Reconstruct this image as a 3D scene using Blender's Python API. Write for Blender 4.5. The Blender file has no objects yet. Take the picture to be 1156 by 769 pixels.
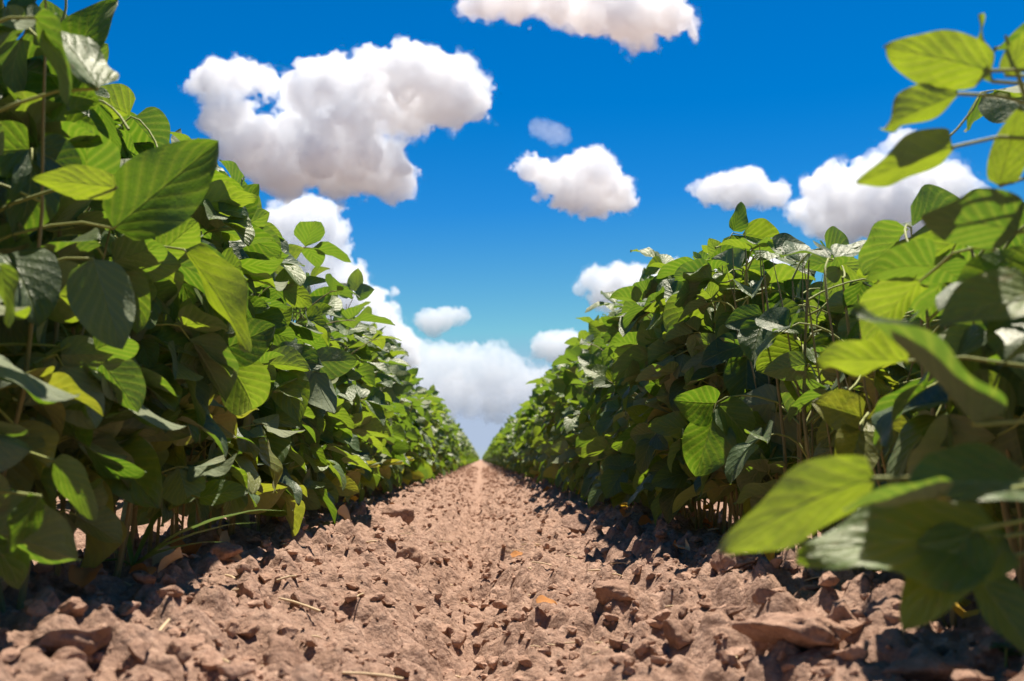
import bpy, bmesh, math, random
import numpy as np
from mathutils import Vector, Matrix, Quaternion

R = math.radians
rng = random.Random(11)
nrng = np.random.default_rng(5)
scene = bpy.context.scene
COL = scene.collection

# ------------------------------------------------------------------ render / view settings
scene.render.engine = 'CYCLES'
scene.view_settings.view_transform = 'Standard'
scene.view_settings.look = 'None'
scene.view_settings.exposure = 0.92
scene.view_settings.gamma = 1.0
scene.view_settings.use_curve_mapping = False
cy = scene.cycles
cy.use_denoising = True
cy.max_bounces = 42
cy.diffuse_bounces = 8
cy.glossy_bounces = 2
cy.transmission_bounces = 6
cy.volume_bounces = 40
cy.transparent_max_bounces = 64
cy.sample_clamp_indirect = 6.0

# ------------------------------------------------------------------ sun direction
SUN_EL, SUN_AZ = R(72), R(27)        # azimuth measured from +Y (down the furrow) towards +X (right)
sd = Vector((math.sin(SUN_AZ) * math.cos(SUN_EL), math.cos(SUN_AZ) * math.cos(SUN_EL), math.sin(SUN_EL)))
SUN_DIR = sd

# ------------------------------------------------------------------ camera
CAM_H = 0.137
LENS, SENSOR = 35.0, 36.0
PW, PH = 1156.0, 769.0
FPX = PW * LENS / SENSOR
PITCH = math.atan((519 - PH / 2) / FPX)
YAW = math.atan((578 - 543) / FPX)           # looks a little right of the furrow
cam_data = bpy.data.cameras.new('camera')
cam_data.lens = LENS
cam_data.sensor_width = SENSOR
cam_data.clip_start = 0.02
cam_data.clip_end = 60000
cam_data.dof.use_dof = True
cam_data.dof.focus_distance = 1.6
cam_data.dof.aperture_fstop = 8.0
cam = bpy.data.objects.new('camera', cam_data)
cam.rotation_mode = 'XYZ'
cam.location = (0, 0, CAM_H)
cam.rotation_euler = (R(90) + PITCH, 0, -YAW)
COL.objects.link(cam)
scene.camera = cam
CAM_M = Matrix.Translation((0, 0, CAM_H)) @ Matrix.Rotation(-YAW, 4, 'Z') @ Matrix.Rotation(R(90) + PITCH, 4, 'X')


def ray(px, py):
    """Unit direction in the world through a point of the photograph."""
    d = Vector(((px - PW / 2) / FPX, -(py - PH / 2) / FPX, -1.0))
    return (CAM_M.to_3x3() @ d).normalized()


def at(px, py, depth):
    """World point at DEPTH metres along the view axis."""
    d = Vector(((px - PW / 2) / FPX, -(py - PH / 2) / FPX, -1.0)) * depth
    return CAM_M @ d


# ------------------------------------------------------------------ naming helpers
def tag(o, label=None, cat=None, group=None, kind=None):
    if label: o['label'] = label
    if cat: o['category'] = cat
    if group: o['group'] = group
    if kind: o['kind'] = kind
    return o


def link(name, me, parent=None):
    o = bpy.data.objects.new(name, me)
    COL.objects.link(o)
    if parent is not None:
        o.parent = parent
    return o


def empty(name, loc):
    o = bpy.data.objects.new(name, None)
    o.empty_display_size = 0.05
    o.location = loc
    COL.objects.link(o)
    return o


# ------------------------------------------------------------------ numpy mesh helpers
def np_mesh(name, verts, faces, mat, uv=None, col=None, smooth=True):
    """verts (n,3); faces: (m,4) or (m,3) int array or a list of such arrays; uv (n,2); col (n,4)."""
    if not isinstance(faces, list):
        faces = [faces]
    faces = [f for f in faces if len(f)]
    me = bpy.data.meshes.new(name)
    verts = np.asarray(verts, dtype=np.float32)
    me.vertices.add(len(verts))
    me.vertices.foreach_set('co', verts.ravel())
    loops = np.concatenate([f.ravel() for f in faces]).astype(np.int32)
    sizes = np.concatenate([np.full(len(f), f.shape[1], np.int32) for f in faces])
    starts = np.concatenate([[0], np.cumsum(sizes)[:-1]]).astype(np.int32)
    me.loops.add(len(loops))
    me.loops.foreach_set('vertex_index', loops)
    me.polygons.add(len(sizes))
    me.polygons.foreach_set('loop_start', starts)
    me.polygons.foreach_set('use_smooth', np.full(len(sizes), smooth))
    if uv is not None:
        l = me.uv_layers.new(name='leaf')
        l.data.foreach_set('uv', np.asarray(uv, np.float32)[loops].ravel())
    if col is not None:
        a = me.attributes.new('tint', 'FLOAT_COLOR', 'POINT')
        a.data.foreach_set('color', np.asarray(col, np.float32).ravel())
    me.update(calc_edges=True)
    me.validate()
    if mat: me.materials.append(mat)
    return me


class Bag:
    """Collects pieces of one mesh."""
    def __init__(s): s.v, s.q, s.t, s.uv, s.c, s.n = [], [], [], [], [], 0
    def add(s, v, f, uv=None, col=None):
        v = np.asarray(v, float)
        s.v.append(v)
        (s.q if f.shape[1] == 4 else s.t).append(f + s.n)
        s.uv.append(uv if uv is not None else np.zeros((len(v), 2)))
        s.c.append(np.tile(np.array(col if col is not None else (0, 0, 0, 1), float), (len(v), 1)))
        s.n += len(v)
    def mesh(s, name, mat, smooth=True):
        f = []
        if s.q: f.append(np.concatenate(s.q))
        if s.t: f.append(np.concatenate(s.t))
        return np_mesh(name, np.concatenate(s.v), f, mat, np.concatenate(s.uv), np.concatenate(s.c), smooth)


def tube(pts, rad, n=6):
    """A tapered tube through PTS, closed at the tip with a point."""
    pts = np.asarray([tuple(p) for p in pts], float)
    m = len(pts)
    rad = np.asarray(rad, float)
    t = np.gradient(pts, axis=0)
    t /= np.linalg.norm(t, axis=1)[:, None] + 1e-12
    ref = np.where(np.abs(t[:, 2:3]) > 0.9, np.array([[1.0, 0, 0]]), np.array([[0, 0, 1.0]]))
    ref = np.tile(ref[:1], (m, 1)) if np.abs((t * ref[:1]).sum(1)).max() < 0.97 else ref
    a = np.cross(t, ref); a /= np.linalg.norm(a, axis=1)[:, None] + 1e-12
    b = np.cross(t, a)
    th = np.linspace(0, 2 * np.pi, n, endpoint=False)
    v = pts[:, None, :] + rad[:, None, None] * (np.cos(th)[None, :, None] * a[:, None, :] + np.sin(th)[None, :, None] * b[:, None, :])
    v = v.reshape(-1, 3)
    i = np.arange(m - 1)[:, None] * n
    k = np.arange(n)[None, :]
    k2 = (np.arange(n) + 1)[None, :] % n
    f = np.stack([i + k, i + k2, i + n + k2, i + n + k], -1).reshape(-1, 4)
    return v, f


# ------------------------------------------------------------------ numpy noise
_perm = nrng.permutation(512)
_grad = nrng.normal(size=(512, 3)); _grad /= np.linalg.norm(_grad, axis=1)[:, None]


def _h(ix, iy, iz):
    return _perm[(ix + _perm[(iy + _perm[iz & 511]) & 511]) & 511]


def noise3(p):
    i = np.floor(p).astype(np.int64); f = p - i
    w = f * f * f * (f * (f * 6 - 15) + 10)
    out = np.zeros(len(p))
    for dx in (0, 1):
        for dy in (0, 1):
            for dz in (0, 1):
                g = _grad[_h(i[:, 0] + dx, i[:, 1] + dy, i[:, 2] + dz)]
                d = f - np.array([dx, dy, dz])
                wt = (w[:, 0] if dx else 1 - w[:, 0]) * (w[:, 1] if dy else 1 - w[:, 1]) * (w[:, 2] if dz else 1 - w[:, 2])
                out += wt * (g * d).sum(1)
    return out * 1.6


def fbm(p, oct=4, gain=0.5, lac=2.03):
    s, a, out = 1.0, 1.0, np.zeros(len(p))
    for _ in range(oct):
        out += a * noise3(p * s); s *= lac; a *= gain
    return out


def worley2(x, y):
    """F1 and F2 distances and the nearest cell's random value, in 2-D."""
    ix, iy = np.floor(x).astype(np.int64), np.floor(y).astype(np.int64)
    f1 = np.full(len(x), 9.0); f2 = np.full(len(x), 9.0); idv = np.zeros(len(x))
    for dx in (-1, 0, 1):
        for dy in (-1, 0, 1):
            cx, cyy = ix + dx, iy + dy
            h = _h(cx, cyy, cx * 0 + 7); h2 = _h(cx, cyy, cx * 0 + 91); h3 = _h(cx, cyy, cx * 0 + 233)
            d = np.hypot(cx + h / 512.0 - x, cyy + h2 / 512.0 - y)
            m = d < f1
            f2 = np.where(m, f1, np.minimum(f2, d)); idv = np.where(m, h3 / 512.0, idv); f1 = np.where(m, d, f1)
    return f1, f2, idv


# ------------------------------------------------------------------ materials
class NT:
    def __init__(s, name):
        s.m = bpy.data.materials.new(name); s.m.use_nodes = True
        s.t = s.m.node_tree; s.t.nodes.clear()
        s.out = s.t.nodes.new('ShaderNodeOutputMaterial')
    def n(s, typ, **kw):
        nd = s.t.nodes.new(typ)
        for k, v in kw.items():
            if k.startswith('i_'):
                nd.inputs[k[2:].replace('_', ' ')].default_value = v
            else:
                setattr(nd, k, v)
        return nd
    def l(s, a, b): s.t.links.new(a, b)
    def math(s, op, a, b=None, c=None, clamp=False):
        nd = s.t.nodes.new('ShaderNodeMath'); nd.operation = op; nd.use_clamp = clamp
        for i, v in enumerate((a, b, c)):
            if v is None: continue
            if isinstance(v, (int, float)): nd.inputs[i].default_value = v
            else: s.l(v, nd.inputs[i])
        return nd.outputs[0]
    def mix(s, fac, a, b, blend='MIX'):
        nd = s.t.nodes.new('ShaderNodeMix'); nd.data_type = 'RGBA'; nd.blend_type = blend
        for i, v in ((0, fac), (6, a), (7, b)):
            if isinstance(v, (int, float)): nd.inputs[i].default_value = v
            elif isinstance(v, tuple): nd.inputs[i].default_value = v
            else: s.l(v, nd.inputs[i])
        return nd.outputs[2]
    def ramp(s, fac, stops):
        nd = s.t.nodes.new('ShaderNodeValToRGB')
        el = nd.color_ramp.elements
        while len(el) < len(stops): el.new(0.5)
        for e, (p, c) in zip(el, stops): e.position = p; e.color = c
        s.l(fac, nd.inputs[0])
        return nd.outputs[0]


def leaf_material():
    w = NT('soybean_leaf')
    uv = w.n('ShaderNodeUVMap', uv_map='leaf')
    sep = w.n('ShaderNodeSeparateXYZ'); w.l(uv.outputs[0], sep.inputs[0])
    u, v = sep.outputs[0], sep.outputs[1]            # u along the midrib, v across, midrib at 0.5
    tint = w.n('ShaderNodeAttribute', attribute_name='tint')
    ts = w.n('ShaderNodeSeparateColor'); w.l(tint.outputs['Color'], ts.inputs[0])
    oi = w.n('ShaderNodeObjectInfo')
    rnd = w.math('FRACT', w.math('ADD', ts.outputs[0], oi.outputs['Random']))
    yel = ts.outputs[1]; young = ts.outputs[2]
    av = w.math('MULTIPLY', w.math('ABSOLUTE', w.math('SUBTRACT', v, 0.5)), 2.0)
    # side veins leave the midrib and sweep to the tip
    t = w.math('SUBTRACT', w.math('MULTIPLY', u, 6.5), w.math('MULTIPLY', w.math('POWER', av, 0.8), 2.6))
    fr = w.math('ABSOLUTE', w.math('SUBTRACT', w.math('FRACT', t), 0.5))
    side = w.math('SUBTRACT', 1.0, w.math('DIVIDE', fr, 0.06), clamp=True)
    mid = w.math('SUBTRACT', 1.0, w.math('DIVIDE', av, 0.055), clamp=True)
    vein = w.math('MAXIMUM', mid, w.math('MULTIPLY', side, 0.75))
    puff = w.math('MULTIPLY', fr, 2.0)               # 0 half way between veins ... 1 at the vein
    co = w.n('ShaderNodeTexCoord')
    nz = w.n('ShaderNodeTexNoise', i_Scale=7.0, i_Detail=5.0, i_Roughness=0.62); w.l(co.outputs['Object'], nz.inputs['Vector'])
    nf = w.n('ShaderNodeTexNoise', i_Scale=60.0, i_Detail=2.0); w.l(co.outputs['Object'], nf.inputs['Vector'])
    bl = w.n('ShaderNodeCombineXYZ'); w.l(u, bl.inputs[0]); w.l(w.math('MULTIPLY', v, 0.7), bl.inputs[1]); w.l(w.math('MULTIPLY', rnd, 37.0), bl.inputs[2])
    for q in (nz, nf): w.l(bl.outputs[0], q.inputs['Vector'])
    top = w.ramp(rnd, [(0.0, (0.018, 0.050, 0.015, 1)), (0.4, (0.034, 0.088, 0.018, 1)), (0.75, (0.058, 0.125, 0.020, 1)), (1.0, (0.11, 0.175, 0.024, 1))])
    top = w.mix(w.math('MULTIPLY', w.math('SUBTRACT', nz.outputs[0], 0.35, clamp=True), 1.5), top, (0.075, 0.125, 0.026, 1))
    top = w.mix(young, top, (0.12, 0.20, 0.022, 1))
    top = w.mix(yel, top, (0.30, 0.29, 0.035, 1))
    top = w.mix(w.math('MULTIPLY', vein, 0.6), top, (0.20, 0.25, 0.09, 1))
    # brown spots and scorched specks on some leaves
    sp = w.n('ShaderNodeTexNoise', i_Scale=15.0, i_Detail=2.0); w.l(bl.outputs[0], sp.inputs['Vector'])
    spot = w.math('MULTIPLY', w.math('GREATER_THAN', sp.outputs[0], 0.64), w.math('GREATER_THAN', rnd, 0.55))
    top = w.mix(w.math('MULTIPLY', spot, 0.7), top, (0.16, 0.11, 0.03, 1))
    under = w.mix(w.math('MULTIPLY', rnd, 0.8), (0.165, 0.215, 0.11, 1), (0.27, 0.29, 0.155, 1))
    under = w.mix(yel, under, (0.45, 0.38, 0.08, 1))
    under = w.mix(w.math('MULTIPLY', vein, 0.42), under, (0.32, 0.36, 0.2, 1))
    geo = w.n('ShaderNodeNewGeometry')
    colr = w.mix(geo.outputs['Backfacing'], top, under)
    bs = w.n('ShaderNodeBsdfPrincipled')
    w.l(colr, bs.inputs['Base Color'])
    bs.inputs['Specular IOR Level'].default_value = 0.75
    rough = w.math('ADD', w.math('MULTIPLY', geo.outputs['Backfacing'], 0.25), w.math('ADD', w.math('MULTIPLY', nz.outputs[0], 0.25), 0.33))
    w.l(rough, bs.inputs['Roughness'])
    bs.inputs['Sheen Weight'].default_value = 0.22
    bs.inputs['Sheen Tint'].default_value = (1.0, 0.95, 0.72, 1)
    bs.inputs['Specular Tint'].default_value = (1.0, 0.97, 0.82, 1)
    bs.inputs['Sheen Roughness'].default_value = 0.45
    hgt = w.math('ADD', w.math('MULTIPLY', w.math('MULTIPLY', puff, puff), w.math('ADD', 0.12, w.math('MULTIPLY', rnd, 0.2))), w.math('ADD', w.math('MULTIPLY', nz.outputs[0], 1.1), w.math('MULTIPLY', nf.outputs[0], 0.14)))
    hgt = w.math('SUBTRACT', hgt, w.math('MULTIPLY', mid, 0.5))
    bump = w.n('ShaderNodeBump', i_Strength=0.62, i_Distance=0.003)
    w.l(hgt, bump.inputs['Height']); w.l(bump.outputs[0], bs.inputs['Normal'])
    tr = w.n('ShaderNodeBsdfTranslucent'); w.l(bump.outputs[0], tr.inputs['Normal'])
    tc = w.ramp(rnd, [(0.0, (0.07, 0.18, 0.008, 1)), (0.5, (0.145, 0.29, 0.010, 1)), (1.0, (0.31, 0.43, 0.012, 1))])
    tc = w.mix(young, tc, (0.34, 0.46, 0.007, 1))
    tc = w.mix(yel, tc, (0.55, 0.48, 0.03, 1))
    tc = w.mix(w.math('MULTIPLY', vein, 0.45), tc, (0.14, 0.22, 0.01, 1))
    tc = w.mix(w.math('MULTIPLY', w.math('SUBTRACT', 0.62, nz.outputs[0], clamp=True), 1.6), tc, (0.10, 0.19, 0.006, 1))
    tc = w.mix(w.math('MULTIPLY', w.math('MULTIPLY', puff, puff), 0.35), tc, (0.46, 0.52, 0.05, 1))
    w.l(tc, tr.inputs['Color'])
    mx = w.n('ShaderNodeMixShader'); mx.inputs[0].default_value = 0.42
    w.l(bs.outputs[0], mx.inputs[1]); w.l(tr.outputs[0], mx.inputs[2])
    w.l(mx.outputs[0], w.out.inputs[0])
    return w.m


def stalk_material(name, a, b, rough=0.6):
    w = NT(name)
    co = w.n('ShaderNodeTexCoord')
    nz = w.n('ShaderNodeTexNoise', i_Scale=40.0, i_Detail=4.0); w.l(co.outputs['Object'], nz.inputs['Vector'])
    c = w.mix(nz.outputs[0], a, b)
    bs = w.n('ShaderNodeBsdfPrincipled'); bs.inputs['Roughness'].default_value = rough
    bs.inputs['Specular IOR Level'].default_value = 0.3
    bs.inputs['Sheen Weight'].default_value = 0.22
    bs.inputs['Sheen Tint'].default_value = (1.0, 0.95, 0.72, 1)
    bs.inputs['Specular Tint'].default_value = (1.0, 0.97, 0.82, 1)
    w.l(c, bs.inputs['Base Color'])
    nb = w.n('ShaderNodeTexNoise', i_Scale=500.0, i_Detail=2.0); w.l(co.outputs['Object'], nb.inputs['Vector'])
    bump = w.n('ShaderNodeBump', i_Strength=0.4, i_Distance=0.001)
    w.l(nb.outputs[0], bump.inputs['Height']); w.l(bump.outputs[0], bs.inputs['Normal'])
    w.l(bs.outputs[0], w.out.inputs[0])
    return w.m


def soil_material(name, clod=False):
    w = NT(name)
    co = w.n('ShaderNodeTexCoord')
    geo = w.n('ShaderNodeNewGeometry')
    P = geo.outputs['Position']
    n1 = w.n('ShaderNodeTexNoise', i_Scale=9.0, i_Detail=6.0, i_Roughness=0.65); w.l(P, n1.inputs['Vector'])
    n2 = w.n('ShaderNodeTexNoise', i_Scale=95.0, i_Detail=6.0, i_Roughness=0.7); w.l(P, n2.inputs['Vector'])
    n3 = w.n('ShaderNodeTexNoise', i_Scale=420.0, i_Detail=4.0, i_Roughness=0.7); w.l(P, n3.inputs['Vector'])
    c = w.ramp(n2.outputs[0], [(0.25, (0.165, 0.094, 0.064, 1)), (0.5, (0.35, 0.218, 0.156, 1)), (0.75, (0.53, 0.355, 0.262, 1))])
    c = w.mix(w.math('MULTIPLY', w.math('SUBTRACT', n1.outputs[0], 0.45, clamp=True), 2.6, clamp=True), c, (0.28, 0.170, 0.115, 1))
    # pale flecks of straw dust and grit
    fl = w.math('GREATER_THAN', n3.outputs[0], 0.64)
    c = w.mix(w.math('MULTIPLY', fl, 0.45), c, (0.60, 0.44, 0.31, 1))
    if clod:
        oi = w.n('ShaderNodeObjectInfo')
        c = w.mix(1.0, c, w.ramp(oi.outputs['Random'], [(0, (0.78, 0.76, 0.76, 1)), (1, (1.15, 1.12, 1.1, 1))]), 'MULTIPLY')
    bs = w.n('ShaderNodeBsdfPrincipled'); bs.inputs['Roughness'].default_value = 0.93
    bs.inputs['Specular IOR Level'].default_value = 0.12
    w.l(c, bs.inputs['Base Color'])
    v = w.n('ShaderNodeTexVoronoi', i_Scale=70.0); w.l(P, v.inputs['Vector'])
    v2 = w.n('ShaderNodeTexVoronoi', i_Scale=190.0); w.l(P, v2.inputs['Vector'])
    h = w.math('ADD', w.math('MULTIPLY', w.math('SUBTRACT', 1.0, v.outputs['Distance']), 0.7 if not clod else 0.25),
               w.math('ADD', w.math('MULTIPLY', n2.outputs[0], 0.8), w.math('ADD', w.math('MULTIPLY', n3.outputs[0], 0.3), w.math('MULTIPLY', v2.outputs['Distance'], -0.25))))
    bump = w.n('ShaderNodeBump', i_Strength=0.9, i_Distance=0.008 if not clod else 0.005)
    w.l(h, bump.inputs['Height']); w.l(bump.outputs[0], bs.inputs['Normal'])
    w.l(bs.outputs[0], w.out.inputs[0])
    return w.m


def plain_material(name, a, b, scale=30.0, rough=0.7, transl=0.0):
    w = NT(name)
    co = w.n('ShaderNodeTexCoord')
    nz = w.n('ShaderNodeTexNoise', i_Scale=scale, i_Detail=5.0); w.l(co.outputs['Object'], nz.inputs['Vector'])
    c = w.mix(nz.outputs[0], a, b)
    bs = w.n('ShaderNodeBsdfPrincipled'); bs.inputs['Roughness'].default_value = rough
    w.l(c, bs.inputs['Base Color'])
    bump = w.n('ShaderNodeBump', i_Strength=0.5, i_Distance=0.002)
    w.l(nz.outputs[0], bump.inputs['Height']); w.l(bump.outputs[0], bs.inputs['Normal'])
    if transl > 0:
        tr = w.n('ShaderNodeBsdfTranslucent'); w.l(c, tr.inputs['Color'])
        mx = w.n('ShaderNodeMixShader'); mx.inputs[0].default_value = transl
        w.l(bs.outputs[0], mx.inputs[1]); w.l(tr.outputs[0], mx.inputs[2]); w.l(mx.outputs[0], w.out.inputs[0])
    else:
        w.l(bs.outputs[0], w.out.inputs[0])
    return w.m


def cloud_material(name, density):
    w = NT(name)
    pv = w.n('ShaderNodeVolumePrincipled')
    pv.inputs['Color'].default_value = (0.9955, 0.9980, 0.9999, 1)
    pv.inputs['Density'].default_value = density
    pv.inputs['Anisotropy'].default_value = 0.0
    w.l(pv.outputs[0], w.out.inputs['Volume'])
    w.m.cycles.homogeneous_volume = True
    return w.m


LEAF = leaf_material()
STEM = stalk_material('soybean_stem', (0.17, 0.16, 0.05, 1), (0.30, 0.22, 0.095, 1))
PETIOLE = stalk_material('soybean_petiole', (0.20, 0.25, 0.05, 1), (0.34, 0.34, 0.09, 1))
SOIL = soil_material('dry_soil')
CLOD = soil_material('dry_soil_clod', True)
GRASS = plain_material('weed_grass', (0.10, 0.19, 0.03, 1), (0.20, 0.30, 0.07, 1), 60, 0.5, 0.35)
STRAW = plain_material('dry_straw', (0.42, 0.29, 0.15, 1), (0.62, 0.47, 0.29, 1), 80, 0.8)
DRYLEAF = plain_material('dead_leaf', (0.36, 0.12, 0.025, 1), (0.58, 0.26, 0.06, 1), 60, 0.8, 0.2)
YELLOW = plain_material('yellowed_leaf', (0.62, 0.36, 0.02, 1), (0.75, 0.50, 0.05, 1), 60, 0.6, 0.35)

# ------------------------------------------------------------------ ground
ROW_L, ROW_R, ROW_GAP = -0.415, 0.43, 0.845


def furrow(x):
    """Height of the bedded field across the rows: ridges under the plants, hollows between them."""
    t = (x - ROW_L) / ROW_GAP
    c = 0.5 - 0.5 * np.cos(2 * np.pi * t)                  # 0 on the ridge, 1 mid furrow
    return -0.100 * c ** 1.45


def ground_z(x, y, full=True):
    """x, y arrays. Real relief: bed profile, clods, crumbs."""
    x = np.asarray(x, float); y = np.asarray(y, float)
    z = furrow(x + 0.012 * noise3(np.stack([x * 0 + 3.1, y * 0.9, y * 0], 1)))
    if not full: return z
    p = np.stack([x, y, x * 0], 1)
    z = z + 0.016 * fbm(p * 5.0, 3) + 0.022 * fbm(p * 13.0 + 40, 3)
    z = z + 0.017 * (np.exp(-((x - 0.095) / 0.04) ** 2) + np.exp(-((x + 0.125) / 0.045) ** 2)) * (0.7 + noise3(p * 3.1))
    # narrow track down the middle of the furrow
    xc = 0.012 * np.sin(y * 1.3) - 0.02
    z = z - 0.034 * np.exp(-((x - xc) / 0.05) ** 2)
    wx = x + 0.010 * noise3(p * 22 + 4); wy = y + 0.010 * noise3(p * 22 + 9)
    f1, f2, idv = worley2(wx * 24, wy * 24)
    keep = (idv > 0.45)
    z = z + keep * (0.010 + 0.022 * (idv - 0.45)) * np.clip((f2 - f1) * 1.5, 0, 1) ** 0.95
    f1, f2, idv = worley2(wx * 62 + 7, wy * 62)
    z = z + (idv > 0.3) * 0.0042 * np.clip((f2 - f1) * 1.4, 0, 1) * (0.5 + idv)
    z = z + 0.0045 * fbm(p * 60.0, 3, 0.6)
    return z


def build_ground():
    xs = list(np.arange(-0.80, 0.8001, 0.0042))
    step, x = 0.0042, 0.80
    right = []
    while x < 900:
        step = min(step * 1.07, 60); x += step; right.append(x)
    xs = np.array([-v for v in reversed(right)] + xs + right)
    ys, y = [], 0.45
    while y < 2500:
        ys.append(y); y += max(0.0042, y * 0.0052) if y < 60 else y * 0.03
    back, y, step = [], 0.45, 0.006
    while y > -400:
        step *= 1.12; y -= step; back.append(y)
    ys = np.array(list(reversed(back)) + ys)
    X, Y = np.meshgrid(xs, ys)
    sx = np.gradient(xs)[None, :] + 0 * X
    sy = np.gradient(ys)[:, None] + 0 * X
    fx, fy = X.ravel(), Y.ravel()
    zz = ground_z(fx, fy)
    zb = ground_z(fx, fy, False)
    cell = np.maximum(sx, sy).ravel()
    k = np.clip(1.4 - cell / 0.05, 0, 1)                  # fine relief only where the sheet can hold it
    kb = np.clip(1.5 - sx.ravel() / 0.25, 0, 1)
    far = np.clip(1.5 - np.abs(fx) / 40, 0, 1)
    z = (zb * kb + (zz - zb) * k) * far - 0.02 * (1 - kb)
    nx, ny = len(xs), len(ys)
    i = np.arange(ny - 1)[:, None] * nx; j = np.arange(nx - 1)[None, :]
    f = np.stack([i + j, i + j + 1, i + nx + j + 1, i + nx + j], -1).reshape(-1, 4)
    me = np_mesh('soil', np.stack([fx, fy, z], 1), f, SOIL)
    o = link('soil', me)
    tag(o, 'dry cloddy brown soil of the field with a furrow between the rows', 'soil', kind='structure')
    return o


build_ground()


# ------------------------------------------------------------------ clods
def ico(sub):
    bm = bmesh.new(); bmesh.ops.create_icosphere(bm, subdivisions=sub, radius=1.0)
    v = np.array([tuple(q.co) for q in bm.verts]); f = np.array([[q.index for q in p.verts] for p in bm.faces]); bm.free()
    return v, f


ICO1, ICO2, ICO3, ICO4 = ico(1), ico(2), ico(3), ico(4)


def clod_shape(base, seed, squash=(1, 0.85, 0.6), planes=9, rough=0.22):
    """An angular lump: a ball cut by random planes and roughened."""
    v, f = base
    g = np.random.default_rng(seed)
    v = v.copy()
    for _ in range(planes):
        n = g.normal(size=3); n /= np.linalg.norm(n)
        d = g.uniform(0.36, 0.8)
        s = v @ n
        over = np.maximum(s - d, 0)
        v = v - over[:, None] * n[None, :] * 0.93
    q = v * 1.7 + g.uniform(0, 60, 3)
    v = v * (1 + rough * fbm(q, 3, 0.55))[:, None]
    return v * np.array(squash), f


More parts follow.
